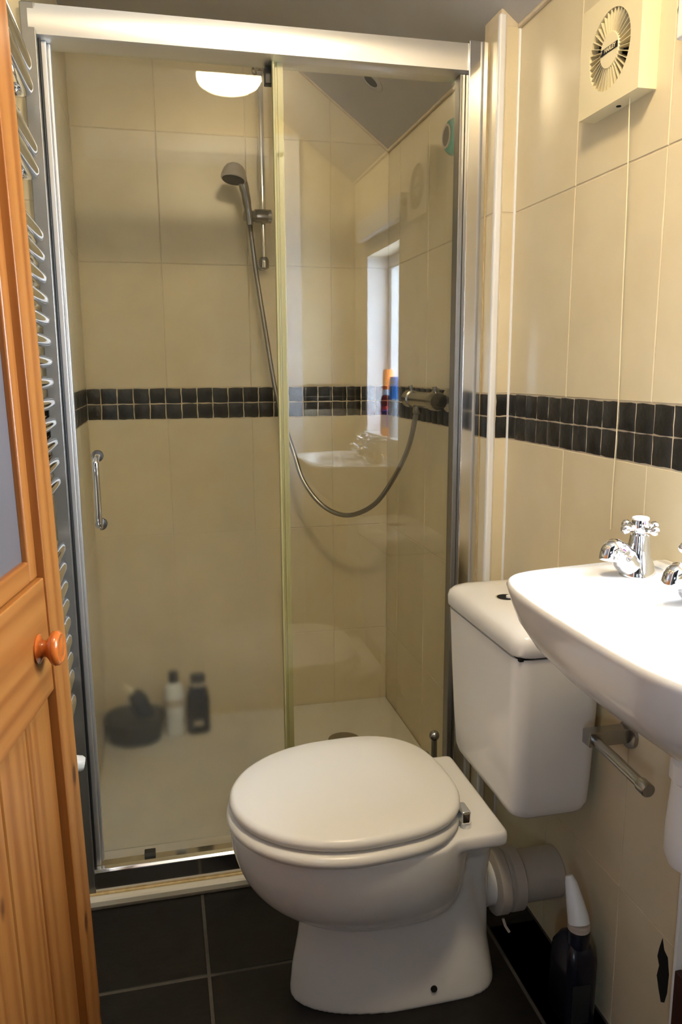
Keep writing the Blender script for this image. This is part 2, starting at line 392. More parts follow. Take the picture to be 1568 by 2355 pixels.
bm = B(); bx(bm, XO-.1, XW+.13, YF-.12, D+.12, -.06, -.0012)
floor = tag(obj('floor', bm, 'fgrout', smooth=False), 'black tiled bathroom floor', kind='structure')
fx = [XO+.0005, .255, .859, XW]; fy = [D, .62, .32, .02, -.28, -.58, -.88, -1.18, YF-.10]
for a, c in zip(fx, fx[1:]):
    for e, g in zip(fy[1:], fy):
        if e >= 0 or (a > .8 and e > -.58): continue
        lay([(a, e), (c, e), (c, g), (a, g)], lambda u, v, d: (u, v, -d), 'fl', floor, 'floor', 'floor_tile', gap=.0035, thick=.009, cham=.0012)

lay([(.859, -.58), (XW, -.58), (XW, .02), (.859, .02)], lambda u, v, d: (u, v, -d), 'fl', floor, 'floor', 'floor_tile', gap=.0035, thick=.009, cham=.0012)
bm = B(); cs = [(XO-.1, ZC), (XB-.10, ZC), (XB-.05, ZC-.004), (XB, ZC-.013), (XB+.05, ZC-.042), (XB+.10, ZC-.10*SL), (XW+.13, ZR-.13*SL)]
poly = cs+[(XW+.13, ZC+.12), (XO-.1, ZC+.12)]
prism(bm, poly, lambda a, b_, d: (a, d, b_), YF-.10, D+.12)
ceiling = tag(obj('ceiling', bm, 'plaster', ang=20), 'off-white ceiling sloping down to the right wall', kind='structure')

# landing outside the doorway, where the camera stands
bm = B(); bx(bm, -.62, -.55, -3.2, yb, -.06, HW[2]); bx(bm, -.62, -.55, -3.2, yb, HW[3], 2.3); bx(bm, -.62, -.55, -3.2, HW[0], HW[2], HW[3]); bx(bm, -.62, -.55, HW[1], yb, HW[2], HW[3])
tag(obj('wall_hall_left', bm, 'hall', smooth=False), 'left wall of the landing with a window', kind='structure')
hwin = thing('window_2', (-.585, (HW[0]+HW[1])/2, HW[2]), 'landing window out of view behind the camera', None, kind='structure')
bm = B(); f = .05
bx(bm, -.60, -.565, HW[0], HW[1], HW[2], HW[2]+f); bx(bm, -.60, -.565, HW[0], HW[1], HW[3]-f, HW[3]); bx(bm, -.60, -.565, HW[0], HW[0]+f, HW[2]+f, HW[3]-f); bx(bm, -.60, -.565, HW[1]-f, HW[1], HW[2]+f, HW[3]-f)
obj('window_frame', bm, 'whiteplastic', hwin, bevel=.003)
box('pane', 'winglass', hwin, -.585, -.580, HW[0]+f, HW[1]-f, HW[2]+f, HW[3]-f)
for nme, c, lab in (('wall_hall_right', (1.2, 1.27, -3.2, yb, -.06, 2.3), 'right wall of the landing'),
                    ('wall_hall_end', (-.62, 1.27, -3.27, -3.2, -.06, 2.3), 'end wall of the landing'), ('floor_hall', (-.62, 1.27, -3.2, yb, -.06, -.001), 'floor of the landing'),
                    ('ceiling_hall', (-.62, 1.27, -3.27, yb, 2.3, 2.37), 'ceiling of the landing'), ('wall_hall_side', (-.62, XO-.1, yb-.02, yb+.06, -.06, 2.3), 'wall of the landing left of the doorway'),
                    ('wall_hall_side', (XW+.13, 1.27, yb-.02, yb+.06, -.06, 2.3), 'wall of the landing right of the doorway'), ('wall_hall_top', (-.62, 1.27, yb-.02, yb+.0, ZC, 2.3), 'wall of the landing above the doorway')):
    tag(box(nme, 'hall', None, *c), lab, kind='structure')

# nib the shower frame is fixed to
NX, NY = XW-.045, -.054
bm = B(); bx(bm, NX+G, XW+G, NY+G, .03, 0, ZR+.03)
nib = tag(obj('wall_nib', bm, 'grout', smooth=False), 'narrow tiled nib beside the shower frame', kind='structure')
fn_nf = lambda a, b_, d: (a, NY+d, b_); fn_ns = lambda a, b_, d: (NX+d, a, b_)
for z0, z1 in zip(ROWS, ROWS[1:]):
    zz0, zz1 = max(0, z0), min(z1, ZR)
    if zz1-zz0 < .01: continue
    if abs(z0-(ZM-P)) < 1e-6:
        for r in (0, 1):
            mosaic(NX+.014, ZM-P+r*P, .031, P, fn_nf, 'nf', nib, None)
            mosaic(NY+.012, ZM-P+r*P, .046, P, fn_ns, 'ns', nib, None)
    else:
        lay([(NX+.014, zz0), (XW, zz0), (XW, zz1), (NX+.014, zz1)], fn_nf, 'nf', nib, 'tile', 'tile')
        lay([(NY+.012, zz0), (.03, zz0), (.03, zz1), (NY+.012, zz1)], fn_ns, 'ns', nib, 'tile', 'tile')
bm = B(); bx(bm, NX-.003, NX+.0135, NY-.003, NY+.011, 0, ZR+.022)
obj('corner_trim', bm, 'trimw', nib, bevel=.005)
bm = B(); tube(bm, [(XW-.001, NY-.001, .0), (XW-.001, NY-.001, ZR)], .0035, 8); obj('corner_sealant', bm, 'trimw', nib)
bm = B(); tube(bm, [(XW-.003, NY, ZR), (XW-.003, -.6, ZR-.001), (XW-.003, YF, ZR-.001)], .005, 8); tag(obj('trim_1', bm, 'grout'), 'painted joint between right wall and sloping ceiling', kind='structure')
bm = B(); tube(bm, [(XW-.003, .06, ZR), (XW-.003, D-.003, ZR)], .005, 8); tube(bm, [(XW-.003, D-.003, ZR), (XB+.1, D-.003, ZC-.1*SL)], .005, 8); tag(obj('trim_2', bm, 'grout'), 'painted joint between shower walls and ceiling', kind='structure')
# chipped black patch low on the right wall
bm = B(); pts = [(-.700, .262), (-.706, .285), (-.712, .268), (-.722, .262), (-.728, .235), (-.727, .20), (-.722, .178), (-.714, .172), (-.706, .19), (-.699, .21), (-.703, .232), (-.697, .245)]
prism(bm, pts, fn_right, -.0007, .001); obj('chipped_patch', bm, 'hole', wall_right)

# ------------------------------------------------------------------ window
win = thing('window_1', (XW+.06, (WY0+WY1)/2, WZ0), 'white framed window in a tiled recess above the basin', None, kind='structure')
bm = B(); f = .045; xa, xb = 1.055, 1.10
bx(bm, xa, xb, WY0, WY1, WZ0, WZ0+f); bx(bm, xa, xb, WY0, WY1, WZ1-f, WZ1); bx(bm, xa, xb, WY0, WY0+f, WZ0+f, WZ1-f); bx(bm, xa, xb, WY1-f, WY1, WZ0+f, WZ1-f)
obj('window_frame', bm, 'whiteplastic', win, bevel=.003)
box('pane', 'winglass', win, 1.075, 1.081, WY0+f, WY1-f, WZ0+f, WZ1-f)
box('window_sill', 'whiteplastic', win, XW-.012, xa, WY0+.001, WY1-.001, WZ0-.001, WZ0+.012, bevel=.003)
bm = B(); bx(bm, XW, xa, WY1-.012, WY1-.001, WZ0+.013, WZ1-.001); obj('reveal_lining', bm, 'trimw', win)
bm = B(); bx(bm, XW, xa, WY0+.001, WY0+.012, WZ0+.013, WZ1-.001); obj('reveal_lining', bm, 'trimw', win)

# ------------------------------------------------------------------ pine door
ang = math.radians(8.6); LEAF = .76
hx, hy = .078-LEAF*math.sin(ang), -.55-LEAF*math.cos(ang)
door = thing('door_1', (hx, hy, 0), 'orange pine door standing open with a frosted glass upper pane', None, kind='structure', world=False)
door.rotation_euler = (math.radians(-1.15), 0, math.pi/2-ang)
def dpart(name, mat, *c, bevel=.002, parent=None):
    bm = B(); bx(bm, *c); o = obj(name, bm, mat, parent or door, bevel); return o
SW = .066; RB, RT = .775, .935
dpart('stile', 'pinev', LEAF-SW, LEAF, 0, .040, .012, 1.97)
dpart('stile', 'pinev', 0, .10, 0, .040, .012, 1.97)
dpart('lock_rail', 'pineh', .10, LEAF-SW, .003, .037, RB, RT)
dpart('top_rail', 'pineh', .10, LEAF-SW, .003, .037, 1.86, 1.97)
dpart('bottom_rail', 'pineh', .10, LEAF-SW, .003, .037, .012, .20)
nb = 6; bw = (LEAF-SW-.10)/nb
for i in range(nb):
    bm = B(); a = .10+i*bw; c = a+bw
    pr_ = [(a, .018), (a+.004, .012), (c-.004, .012), (c, .018), (c, .030), (a, .030)]
    loft(bm, [[Vector((u, v, .19)) for u, v in pr_], [Vector((u, v, RB+.005)) for u, v in pr_]])
    obj('board', bm, 'pinev', door)
for nme, c in (('glazing_bead', (LEAF-SW-.030, LEAF-SW, .010, .022, RT, 1.86)), ('glazing_bead', (.10, .13, .010, .022, RT, 1.86))): dpart(nme, 'pinev', *c, bevel=.004)
for z in (RT, 1.83): dpart('glazing_bead', 'pineh', .13, LEAF-SW-.030, .010, .022, z, z+.030, bevel=.004)
dpart('glass_pane', 'obscure', .12, LEAF-SW-.015, .019, .025, RT+.012, 1.85, bevel=0)
bm = B(); kx, kz = LEAF-.116, .852
lathe(bm, [(.019, 0), (.0195, .002), (.016, .004), (.0115, .007), (.0110, .011), (.015, .015), (.0215, .019), (.0232, .023), (.0225, .027), (.0195, .0300), (.0175, .0305), (.0165, .0295), (.010, .0308), (0, .0312)], (kx, .003, kz), (0, -1, 0), 28)
obj('knob', bm, 'knob', door, ang=60)
for s_, yy in ((.04, 1),):
    bm = B(); lathe(bm, [(.020, 0), (.011, .012), (.011, .020), (.025, .034), (.020, .045), (0, .047)], (kx, .037, kz), (0, 1, 0), 20); obj('knob', bm, 'knob', door, ang=60)

# door lining
bm = B(); bx(bm, DX1-.0, DX1+.06, YF-.0, YF+.016, 0, 2.06); bx(bm, DX0-.0, DX1, YF, YF+.016, 2.0, 2.06); bx(bm, DX1-.02, DX1, yb, YF, 0, 2.0); bx(bm, DX0, DX0+.004, yb, YF, 0, 2.0); bx(bm, DX0, DX1, yb, YF, 1.985, 2.0)
tag(obj('trim_3', bm, 'trimw', smooth=False), 'white lining of the doorway', kind='structure')

# ------------------------------------------------------------------ shower tray
tray = thing('shower_tray', (.48, .44, 0), 'low white shower tray on the floor under the shower enclosure', 'shower tray')
bm = B(); rings = [rrect(XL, XW-.0005, -.022, D-.0005, .006, 0), rrect(XL, XW-.0005, -.022, D-.0005, .006, .018), rrect(XL+.004, XW-.004, -.018, D-.004, .006, .0225),
                   rrect(XL+.05, XW-.05, .085, D-.05, .03, .0225), rrect(XL+.065, XW-.065, .10, D-.065, .03, .012)]
loft(bm, rings); obj('tray_body', bm, 'tray', tray)
bm = B(); lathe(bm, [(.052, 0), (.052, .003), (.045, .005), (.030, .005), (.028, .008), (0, .010)], (.75, .625, .012), n=28); obj('waste_cover', bm, 'dchrome', tray)
bm = B(); tube(bm, [(XL+.002, -.022, .002), (.85, -.022, .002)], .004, 8); obj('sealant_bead', bm, 'fgrout', tray)

# ------------------------------------------------------------------ shower enclosure
XE = NX; ZT, ZRL, ZHB, ZHT = .023, .081, 1.829, 1.888
enc = thing('shower_enclosure', (.46, .03, ZT), 'chrome framed glass shower enclosure with a sliding door and header rail', 'shower enclosure')
# header with a bowed face
bm = B(); prof = [(.076, ZHB+.002), (.010, ZHB), (.002, ZHB+.004)]
for i in range(13):
    t = i/12; prof.append((.002-.0035*math.sin(math.pi*t) , ZHB+.004+(ZHT-ZHB-.006)*t))
prof += [(.010, ZHT), (.076, ZHT)]
loft(bm, [[Vector((.002, y, z)) for y, z in prof], [Vector((XE-.046, y, z)) for y, z in prof]]); hd = obj('header_rail', bm, 'satin', enc, ang=50)
# right post: wall profile and mirror-faced post
bm = B(); bx(bm, XE-.048, XE-.004, -.006, .05, ZT, ZHT+.002); obj('wall_post', bm, 'frame', enc, bevel=.0022)
bm = B(); bx(bm, XE-.004, XE+.001, .0, .045, ZT, ZHT); obj('sealant_strip', bm, 'sealant', enc)
bm = B(); bx(bm, XE-.060, XE-.048, .012, .045, ZRL, ZHB); obj('glazing_channel', bm, 'greymetal', enc, bevel=.002)
# left post in steps
lp = box('wall_post', 'greymetal', enc, XL, .016, .0, .05, ZT, ZHT, bevel=.003)
bm = B(); bx(bm, .016, .030, .020, .055, ZRL, ZHB); bx(bm, .030, .036, .034, .052, ZRL, ZHB); obj('door_stop', bm, 'stopmetal', enc, bevel=.002)
bm = B(); tube(bm, [(.018, .014, ZRL), (.018, .014, ZHB)], .0035, 8); obj('buffer_strip', bm, 'black', enc)
# bottom rail
bm = B(); pr_ = [(.0, ZT), (.0, ZRL-.006), (.006, ZRL), (.020, ZRL), (.022, ZRL-.01), (.072, ZRL-.02), (.074, ZT)]
loft(bm, [[Vector((.016, y, z)) for y, z in pr_], [Vector((XE-.048, y, z)) for y, z in pr_]]); obj('bottom_rail', bm, 'frame', enc, bevel=.0015)
bm = B(); tube(bm, [(.0, -.003, ZT+.001), (XE-.05, -.003, ZT+.001)], .0035, 8); obj('sealant_bead', bm, 'sealant', enc)
# panes
box('fixed_panel', 'glass', enc, .472, XE-.052, .030, .036, ZRL-.004, ZHB+.006)
sd = box('sliding_door', 'hazeglass', enc, .034, .492, .062, .068, ZRL+.006, ZHB+.006)
bm = B(); bx(bm, .4665, .470, .026, .042, ZRL, ZHB); bx(bm, .470, .4895, .037, .0405, ZRL, ZHB); bx(bm, .487, .4895, .0405, .061, ZRL, ZHB); bx(bm, .4775, .4795, .0345, .037, ZRL, ZHB)
seal = obj('door_seal', bm, 'seal', enc)
bm = B(); hh = [(.074, .060, 1.026), (.074, .036, 1.026), (.073, .024, 1.018), (.073, .020, 1.002), (.073, .020, .90), (.073, .024, .884), (.073, .036, .876), (.073, .060, .876)]
tube(bm, crom(hh, 5), .0068, 14); sub('handle', bm, 'chrome', sd)
for z in (1.026, .876):
    bm = B(); lathe(bm, [(.0125, 0), (.0125, .003), (.0075, .004)], (.074, .0615, z), (0, -1, 0), 20); sub('handle_rose', bm, 'dchrome', sd)
    bm = B(); lathe(bm, [(.0125, 0), (.0125, .004), (.009, .006), (0, .007)], (.074, .0685, z), (0, 1, 0), 20); sub('handle_rose', bm, 'dchrome', sd)
bm = B(); bx(bm, .126, .152, .054, .076, .052, .072); o = obj('door_guide', bm, 'dark', enc, bevel=.002)
bm = B(); bx(bm, .455, .478, .056, .078, 1.795, ZHB); obj('door_hanger', bm, 'dark', enc, bevel=.002)

# ------------------------------------------------------------------ towel radiator
rad = thing('towel_radiator', (-.04, -.30, .40), 'chrome ladder towel radiator on the wall between the pine door and shower', 'radiator')
MY, NYE = -.088, -.52
for y in (MY, NYE):
    bm = B(); lathe(bm, [(.010, 0), (.017, .006), (.017, 1.34), (.010, 1.348)], (-.042, y, .425), n=20); obj('manifold', bm, 'chrome', rad)
zs = [1.757, 1.718, 1.612, 1.573]+[1.459-.039*i for i in range(13)]+[.856-.0388*i for i in range(8)]+[.528]
bm = B(); tp = [(-.042, MY+.004, 0), (-.036, MY+.030, 0), (-.020, MY+.043, 0), (-.005, MY+.037, 0), (.000, MY+.018, 0), (.001, MY-.03, 0), (.001, (MY+NYE)/2, 0), (.001, NYE+.03, 0), (.0, NYE-.018, 0), (-.005, NYE-.037, 0), (-.020, NYE-.043, 0), (-.036, NYE-.030, 0), (-.042, NYE-.004, 0)]
tube(bm, crom(tp, 5), .0128, 14); tme = tomesh('tube', bm); tme.materials.append(MT['chrome'])
for z in zs: obj('tube', tme, None, rad, loc=Vector((0, 0, z))-rad.location)
for z in (1.66, .562):
    for y in (MY-.004,):
        bm = B(); lathe(bm, [(.013, 0), (.015, .006), (.015, .016), (.010, .022), (0, .024)], (-.032, y, z), (1, 0, 0), 18)
        lathe(bm, [(.012, -.03), (.012, 0)], (-.062, y, z), (-1, 0, 0), 14); obj('bracket', bm, 'chrome', rad)
for y in (MY, NYE):
    bm = B(); lathe(bm, [(.014, 0), (.021, .004), (.021, .03), (.016, .038)], (-.044, y, .412), n=18); obj('end_nut', bm, 'chrome', rad)
    bm = B(); lathe(bm, [(.011, -.03), (.016, -.028), (.017, -.012), (.013, -.008), (.013, .004), (.017, .008), (.017, .022), (.012, .026), (.012, .05)], (-.044, y, .365), n=6); obj('valve_nut', bm, 'dchrome', rad)
    bm = B(); lathe(bm, [(.0125, 0), (.0155, .004), (.0165, .03), (.0165, .050), (.013, .056), (0, .057)], (-.034, y+.004, .402), (1, .1, -.25), 18); obj('valve_cap', bm, 'whiteplastic', rad)
    bm = B(); lathe(bm, [(.0078, 0), (.0078, .34)], (-.044, y, 0), n=14); obj('supply_pipe', bm, 'whiteplastic', rad)

# ------------------------------------------------------------------ toilet
TY = -.362
def egg(x0, x1, hw, z, n=56, pb=.62, yc=TY, rot=0.0, xf=.52):
    xc = x0+(x1-x0)*xf; o = []
    for i in range(n):
        t = 2*math.pi*i/n; c, s = math.cos(t), math.sin(t)
        if c <= 0: x, y = xc+(xc-x0)*c, hw*s
        else: x, y = xc+(x1-xc)*c**pb, hw*math.copysign(abs(s)**.78, s)
        dx, dy = x-.52, y
        o.append(Vector((.52+dx*math.cos(rot)-dy*math.sin(rot), yc+dx*math.sin(rot)+dy*math.cos(rot), z)))
    return o
toi = thing('toilet', (.6, TY, 0), 'white close-coupled toilet with a closed lid against the right wall', 'toilet')
bm = B()
bowl = [(.46, .70, .06, .175), (.425, .72, .092, .183), (.392, .735, .118, .203), (.352, .742, .146, .238), (.325, .746, .163, .275), (.309, .748, .173, .315), (.302, .749, .178, .350), (.3005, .749, .1795, .380)]
loft(bm, [egg(a.x, b2.x, a.y, a.z) for a, b2 in zip(crom([(r[0], r[2], r[3]) for r in bowl], 5), crom([(r[1], 0, 0) for r in bowl], 5))])
loft(bm, [egg(x0, x1, hw, z, pb=.35, xf=.55) for x0, x1, hw, z in ((.408, .822, .096, -.004), (.408, .820, .096, .012), (.413, .812, .092, .06), (.424, .802, .086, .12), (.432, .79, .082, .18), (.43, .775, .085, .25))])
loft(bm, [rrect(x0, x1, TY-h, TY+h, .03, z) for x0, x1, h, z in ((.66, .805, .062, .05), (.66, .800, .062, .22), (.65, .800, .075, .29), (.64, .792, .115, .340), (.64, .788, .135, .362))])
loft(bm, [rrect(x0, x1, TY-h, TY+h, .012, z) for x0, x1, h, z in ((.60, .789, .145, .354), (.60, .792, .15, .359), (.60, .792, .15, .379), (.60, .789, .147, .383))])
lathe(bm, [(.046, 0), (.046, .075)], (.775, TY+.01, .168), (1, 0, 0), 24)
pan = obj('pan', bm, 'ceramic', toi)
rm = pan.modifiers.new('remesh', 'REMESH'); rm.mode = 'VOXEL'; rm.voxel_size = .0045; rm.use_smooth_shade = True
sm = pan.modifiers.new('smooth', 'SMOOTH'); sm.factor = .5; sm.iterations = 7
RT_ = math.radians(4)
def slab(x0, x1, hw, pairs, **k): return [egg(x0+i, x1-i, hw-i, z, rot=RT_, **k) for i, z in pairs]
bm = B(); loft(bm, slab(.297, .722, .190, ((.014, .381), (.005, .382), (.001, .386), (-.002, .392), (-.001, .400), (.004, .405), (.016, .407)))); obj('seat', bm, 'seat', toi, ang=60)
bm = B(); loft(bm, slab(.301, .727, .186, ((.016, .4085), (.007, .4105), (.002, .415), (0, .421), (.0005, .426), (.004, .4315), (.010, .4335), (.05, .435), (.12, .4358)))); obj('lid', bm, 'seat', toi, ang=60)
for y in (TY-.108, TY+.095):
    bm = B(); bx(bm, .708, .727, y-.018, y+.020, .393, .419); h_ = obj('hinge', bm, 'chrome', toi, bevel=.005)
    bm = B(); lathe(bm, [(.010, 0), (.010, .010), (.007, .016)], (.721, y-.006, .382), n=14); sub('hinge_foot', bm, 'whiteplastic', h_)
bm = B(); lathe(bm, [(.0065, 0), (.0065, .0025), (0, .003)], (.672, TY-.094, .036), (0, -1, .15), 14); obj('fixing_hole', bm, 'hole', toi)
# cistern body
bm = B()
def cr(z, i=0, t=0.):
    return rrect(.797-.013*t+i, .956-i, -.512-.020*t+i, -.208+.020*t-i, .030, z)
cist = [cr(.391, .032), cr(.3925, .022), cr(.397, .012), cr(.405, .004), cr(.42, 0, .05)]+[cr(.42+.295*k/6, 0, .05+.95*(k/6)**.8) for k in range(1, 7)]
loft(bm, cist); obj('cistern', bm, 'ceramic', toi, ang=40)
bm = B(); ld = lambda z, i: rrect(.783+i, .957-i, -.534+i, -.186-i, .032, z)
loft(bm, [ld(.7190, .006), ld(.7195, .0), ld(.724, -.003), ld(.742, -.0035), ld(.752, -.001), ld(.760, .006), ld(.765, .018), ld(.768, .034), ld(.7695, .055)]); cl = obj('cistern_lid', bm, 'ceramic', toi, ang=40)
bm = B(); bx(bm, .790, .950, -.527, -.193, .7125, .7198); obj('lid_gap_shade', bm, 'hole', toi)  # black slab filling the seam, painting in the shade under the lid
bm = B(); lathe(bm, [(.0205, 0), (.0205, .0012), (.0175, .0014)], (.850, -.340, .769), n=28); sub('button_rim', bm, 'chrome', cl)
bm = B(); lathe(bm, [(.0178, 0), (.0178, .0022)], (.850, -.340, .7688), n=28); sub('button_hole', bm, 'hole', cl)
bm = B(); lathe(bm, [(.006, 0), (.006, .004), (.004, .005)], (.853, -.346, .7705), n=14); sub('plunger', bm, 'whiteplastic', cl)

# soil pipe behind the pan
pipe = thing('soil_pipe', (.92, TY, .168), 'grey-white plastic soil pipe running from toilet into wall', 'pipe')
pc = (0, TY+.01, .168)
bm = B(); lathe(bm, [(.058, 0), (.066, .004), (.066, .024), (.058, .028), (.058, .034), (.064, .037), (.064, .058), (.056, .062)], (.826, TY+.01, .168), (1, 0, 0), 32); obj('connector_collar', bm, 'greyplastic', pipe)
bm = B(); lathe(bm, [(.052, 0), (.052, .106)], (.868, TY+.01, .168), (1, 0, 0), 32); obj('pipe', bm, 'greyplastic', pipe)
bm = B(); tube(bm, [(.842, TY-.03, .108), (.845, TY-.036, .095), (.852, TY-.04, .083)], .003, 6); obj('seal_tail', bm, 'greyplastic', pipe)

# toilet brush
br = thing('toilet_brush', (.786, -.125, 0), 'chrome toilet brush with a ball-topped handle behind the toilet', 'toilet brush')
bm = B(); lathe(bm, [(.040, 0), (.042, .004), (.042, .11), (.038, .115), (.012, .118)], (.786, -.125, 0), n=24); obj('holder', bm, 'dchrome', br)
bm = B(); lathe(bm, [(.0068, 0), (.0068, .262)], (.786, -.125, .115), n=14); obj('handle', bm, 'dchrome', br)
bm = B(); sphere(bm, (.786, -.125, .385), .0118, 18); obj('ball_top', bm, 'dchrome', br)

# cleaning bottle on the floor by the wall
cb = thing('spray_bottle', (.918, -.535, 0), 'dark blue cleaning bottle with a pale slanted nozzle on the floor by the wall', 'bottle')
bm = B(); loft(bm, [rrect(.918-a, .918+a, -.535-b_, -.535+b_, min(a, b_)*.6, z) for a, b_, z in ((.026, .040, 0), (.030, .045, .006), (.030, .045, .11), (.029, .040, .140), (.020, .026, .165), (.014, .016, .172))]); bd = obj('bottle_body', bm, 'bluegel', cb)
bm = B(); lathe(bm, [(.020, 0), (.0205, .030), (.018, .034)], (.918, -.548, .160), n=20); obj('collar', bm, 'bluegel', cb)
bm = B(); lathe(bm, [(.0205, 0), (.0205, .010), (.016, .012)], (.918, -.548, .193), n=20); obj('collar_ring', bm, 'greyplastic', cb)
bm = B(); tube(bm, [(.918, -.548, .203), (.918, -.543, .215), (.916, -.533, .240), (.914, -.520, .268), (.913, -.514, .278)], [.020, .0195, .016, .011, .007], 14); obj('nozzle_cap', bm, 'pale', cb)
bm = B(); bx(bm, .894, .928, -.5808, -.579, .02, .10); obj('bottle_label', bm, 'dark', cb)

# ------------------------------------------------------------------ basin
BY = -.87
bas = thing('wash_basin', (XW, BY, .72), 'white ceramic wash basin on the right wall under the window', 'basin')
half = [(.272, .974), (.264, .92), (.254, .85), (.246, .79), (.238, .745), (.224, .712), (.198, .692), (.15, .680), (.08, .675), (0, .674)]
ol = [(x, BY+y) for y, x in half]+[(x, BY-y) for y, x in half[-2::-1]]
ol = [(p.x, p.y) for p in crom([(x, y, 0) for x, y in ol], 4)]
nO = len(ol)
def sc(p, k, cx=.90, kx=None): return (cx+(p[0]-cx)*(kx if kx else k), BY+(p[1]-BY)*k)
def ring(k, z, kx=None, cx=.93):
    r = []
    for p in ol:
        if p[0] > cx: r.append(Vector((p[0], BY+(p[1]-BY)*k, z)))
        else:
            q = sc(p, k, cx, kx); r.append(Vector((q[0], q[1], z)))
    return r
angs = [math.atan2(p[1]-BY, p[0]-.80) for p in ol]
def inner(a, b_, z, cx=.765):
    return [Vector((cx+a*math.cos(t), BY+b_*math.sin(t), z)) for t in angs]
bm = B()
rings = [ring(.10, .700, .10), ring(.22, .704, .22), ring(.38, .722, .40), ring(.56, .752, .58), ring(.73, .785, .745), ring(.86, .818, .868), ring(.94, .848, .938), ring(.98, .875, .975), ring(.995, .890, .993), ring(1.0, .897, 1.0), ring(.996, .902, .992), ring(.985, .9045, .98)]
ins = [inner(.085, .215, .9035, .775), inner(.079, .205, .898, .775), inner(.073, .195, .882, .775), inner(.066, .18, .85, .778), inner(.052, .14, .81, .785), inner(.03, .07, .785, .79), inner(.012, .012, .78, .79)]
loft(bm, rings+ins); obj('basin_body', bm, 'ceramic', bas, ang=70)
bm = B(); lathe(bm, [(.020, 0), (.021, .003), (.012, .004), (0, .003)], (.79, BY, .780), n=20); obj('waste_ring', bm, 'chrome', bas)
bm = B(); loft(bm, [rrect(XW-.03, XW-.001, BY-.235, BY+.235, .01, z) for z in (.898, .906)]+[rrect(XW-.022, XW-.001, BY-.225, BY+.225, .008, .911)]); obj('back_ledge', bm, 'ceramic', bas)
def tap(y, label, turn=11):
    t = thing('basin_tap', (.892, y, .904), label, 'tap', 'pillar taps on the basin')
    X0 = .892
    bm = B(); lathe(bm, [(.0265, 0), (.0265, .002), (.0245, .010), (.0210, .022), (.0180, .033), (.0168, .040)], (X0, y, .904), n=28)
    sp = [(X0-.004, y, .916), (X0-.018, y, .925), (X0-.028, y, .936), (X0-.037, y, .944), (X0-.043, y, .945), (X0-.047, y, .939), (X0-.048, y, .930)]
    tube(bm, crom(sp, 4), [.020]*4+[.0190]*4+[.0175]*4+[.0162]*4+[.0155]*4+[.0150]*4+[.0145], 18); obj('tap_body', bm, 'chrome', t, ang=50)
    bm = B(); lathe(bm, [(.0172, 0), (.0168, .004), (.0145, .018), (.0138, .024), (.0110, .026)], (X0, y, .941), n=24); obj('bonnet', bm, 'chrome', t)
    bm = B(); lathe(bm, [(.0105, 0), (.0125, .003), (.0138, .010), (.0130, .017), (.0118, .021)], (X0, y, .967), n=24)
    hd_ = obj('cross_handle', bm, 'chrome', t)
    for k in range(4):
        a = math.radians(turn+90*k); c, s = math.cos(a), math.sin(a)
        bm = B(); tube(bm, [(X0+c*.009, y+s*.009, .976), (X0+c*.017, y+s*.017, .976), (X0+c*.023, y+s*.023, .976)], [.0050, .0054, .0044], 10); sphere(bm, (X0+c*.028, y+s*.028, .976), .0074, 16); sub('handle_arm', bm, 'chrome', hd_)
    bm = B(); lathe(bm, [(.0120, 0), (.0120, .003), (.010, .0042), (0, .0046)], (X0, y, .988), n=24); obj('indicator_cap', bm, 'whiteplastic', t)
tap(-.694, 'chrome cross-head basin tap nearest the toilet')
tap(-.841, 'chrome cross-head basin tap farther from the toilet, cut by the photo edge', -32)
trap = thing('basin_trap', (.875, -.88, .548), 'white plastic bottle trap hanging under the basin', 'trap')
tc_ = (.875, -.880)
bm = B(); lathe(bm, [(.026, 0), (.026, .018)], (*tc_, .690), n=24); obj('waste_tail', bm, 'dchrome', trap)
bm = B(); lathe(bm, [(.028, 0), (.036, .004), (.036, .028), (.030, .034)], (*tc_, .672), n=12); obj('trap_nut', bm, 'whiteplastic', trap)
bm = B(); lathe(bm, [(.018, 0), (.030, .006), (.036, .022), (.036, .06), (.032, .125)], (*tc_, .548), n=28); obj('trap_bottle', bm, 'whiteplastic', trap)
bm = B(); tube(bm, [(tc_[0]+.02, tc_[1], .62), (XW, tc_[1], .62)], .018, 16); obj('waste_pipe', bm, 'whiteplastic', trap)

# boxing under the basin
bxg = thing('pipe_boxing', (.955, -.86, 0), 'narrow cream pipe boxing with a dark brown kickboard under the basin', 'boxing')
box('boxing_panel', 'tile', bxg, .950, XW-.0005, -1.0, -.782, 0, .56, bevel=.002)
box('kickboard', 'brown', bxg, .938, .950, -1.0, -.786, 0, .30, bevel=.002)
box('edge_strip', 'whiteplastic', bxg, .9385, .9525, -.786, -.780, 0, .565, bevel=.002)

# toilet roll holder
tr = thing('toilet_roll_holder', (XW, -.59, .585), 'empty chrome toilet roll holder with a single arm on the wall under the basin', 'toilet roll holder')
bm = B(); lathe(bm, [(.024, 0), (.024, .006), (.018, .009)], (XW, -.583, .586), (-1, 0, 0), 24); obj('wall_rose', bm, 'dchrome', tr)
box('arm', 'dchrome', tr, .892, XW-.006, -.592, -.567, .574, .600, bevel=.002)
bm = B(); lathe(bm, [(.0088, 0), (.0088, .126), (.0108, .127), (.0112, .130), (.0112, .147), (.0105, .148), (0, .148)], (.906, -.590, .584), (0, -1, -.06), 20); obj('rod', bm, 'dchrome', tr)

# ------------------------------------------------------------------ extractor fan
fan = thing('extractor_fan', (XW, -.4535, 1.63), 'cream square extractor fan with a round louvred grille high on the right wall', 'extractor fan')
FX = .943; FY0, FY1, FZ0, FZ1 = -.541, -.366, 1.629, 1.800; FC = (-.4535, 1.713)
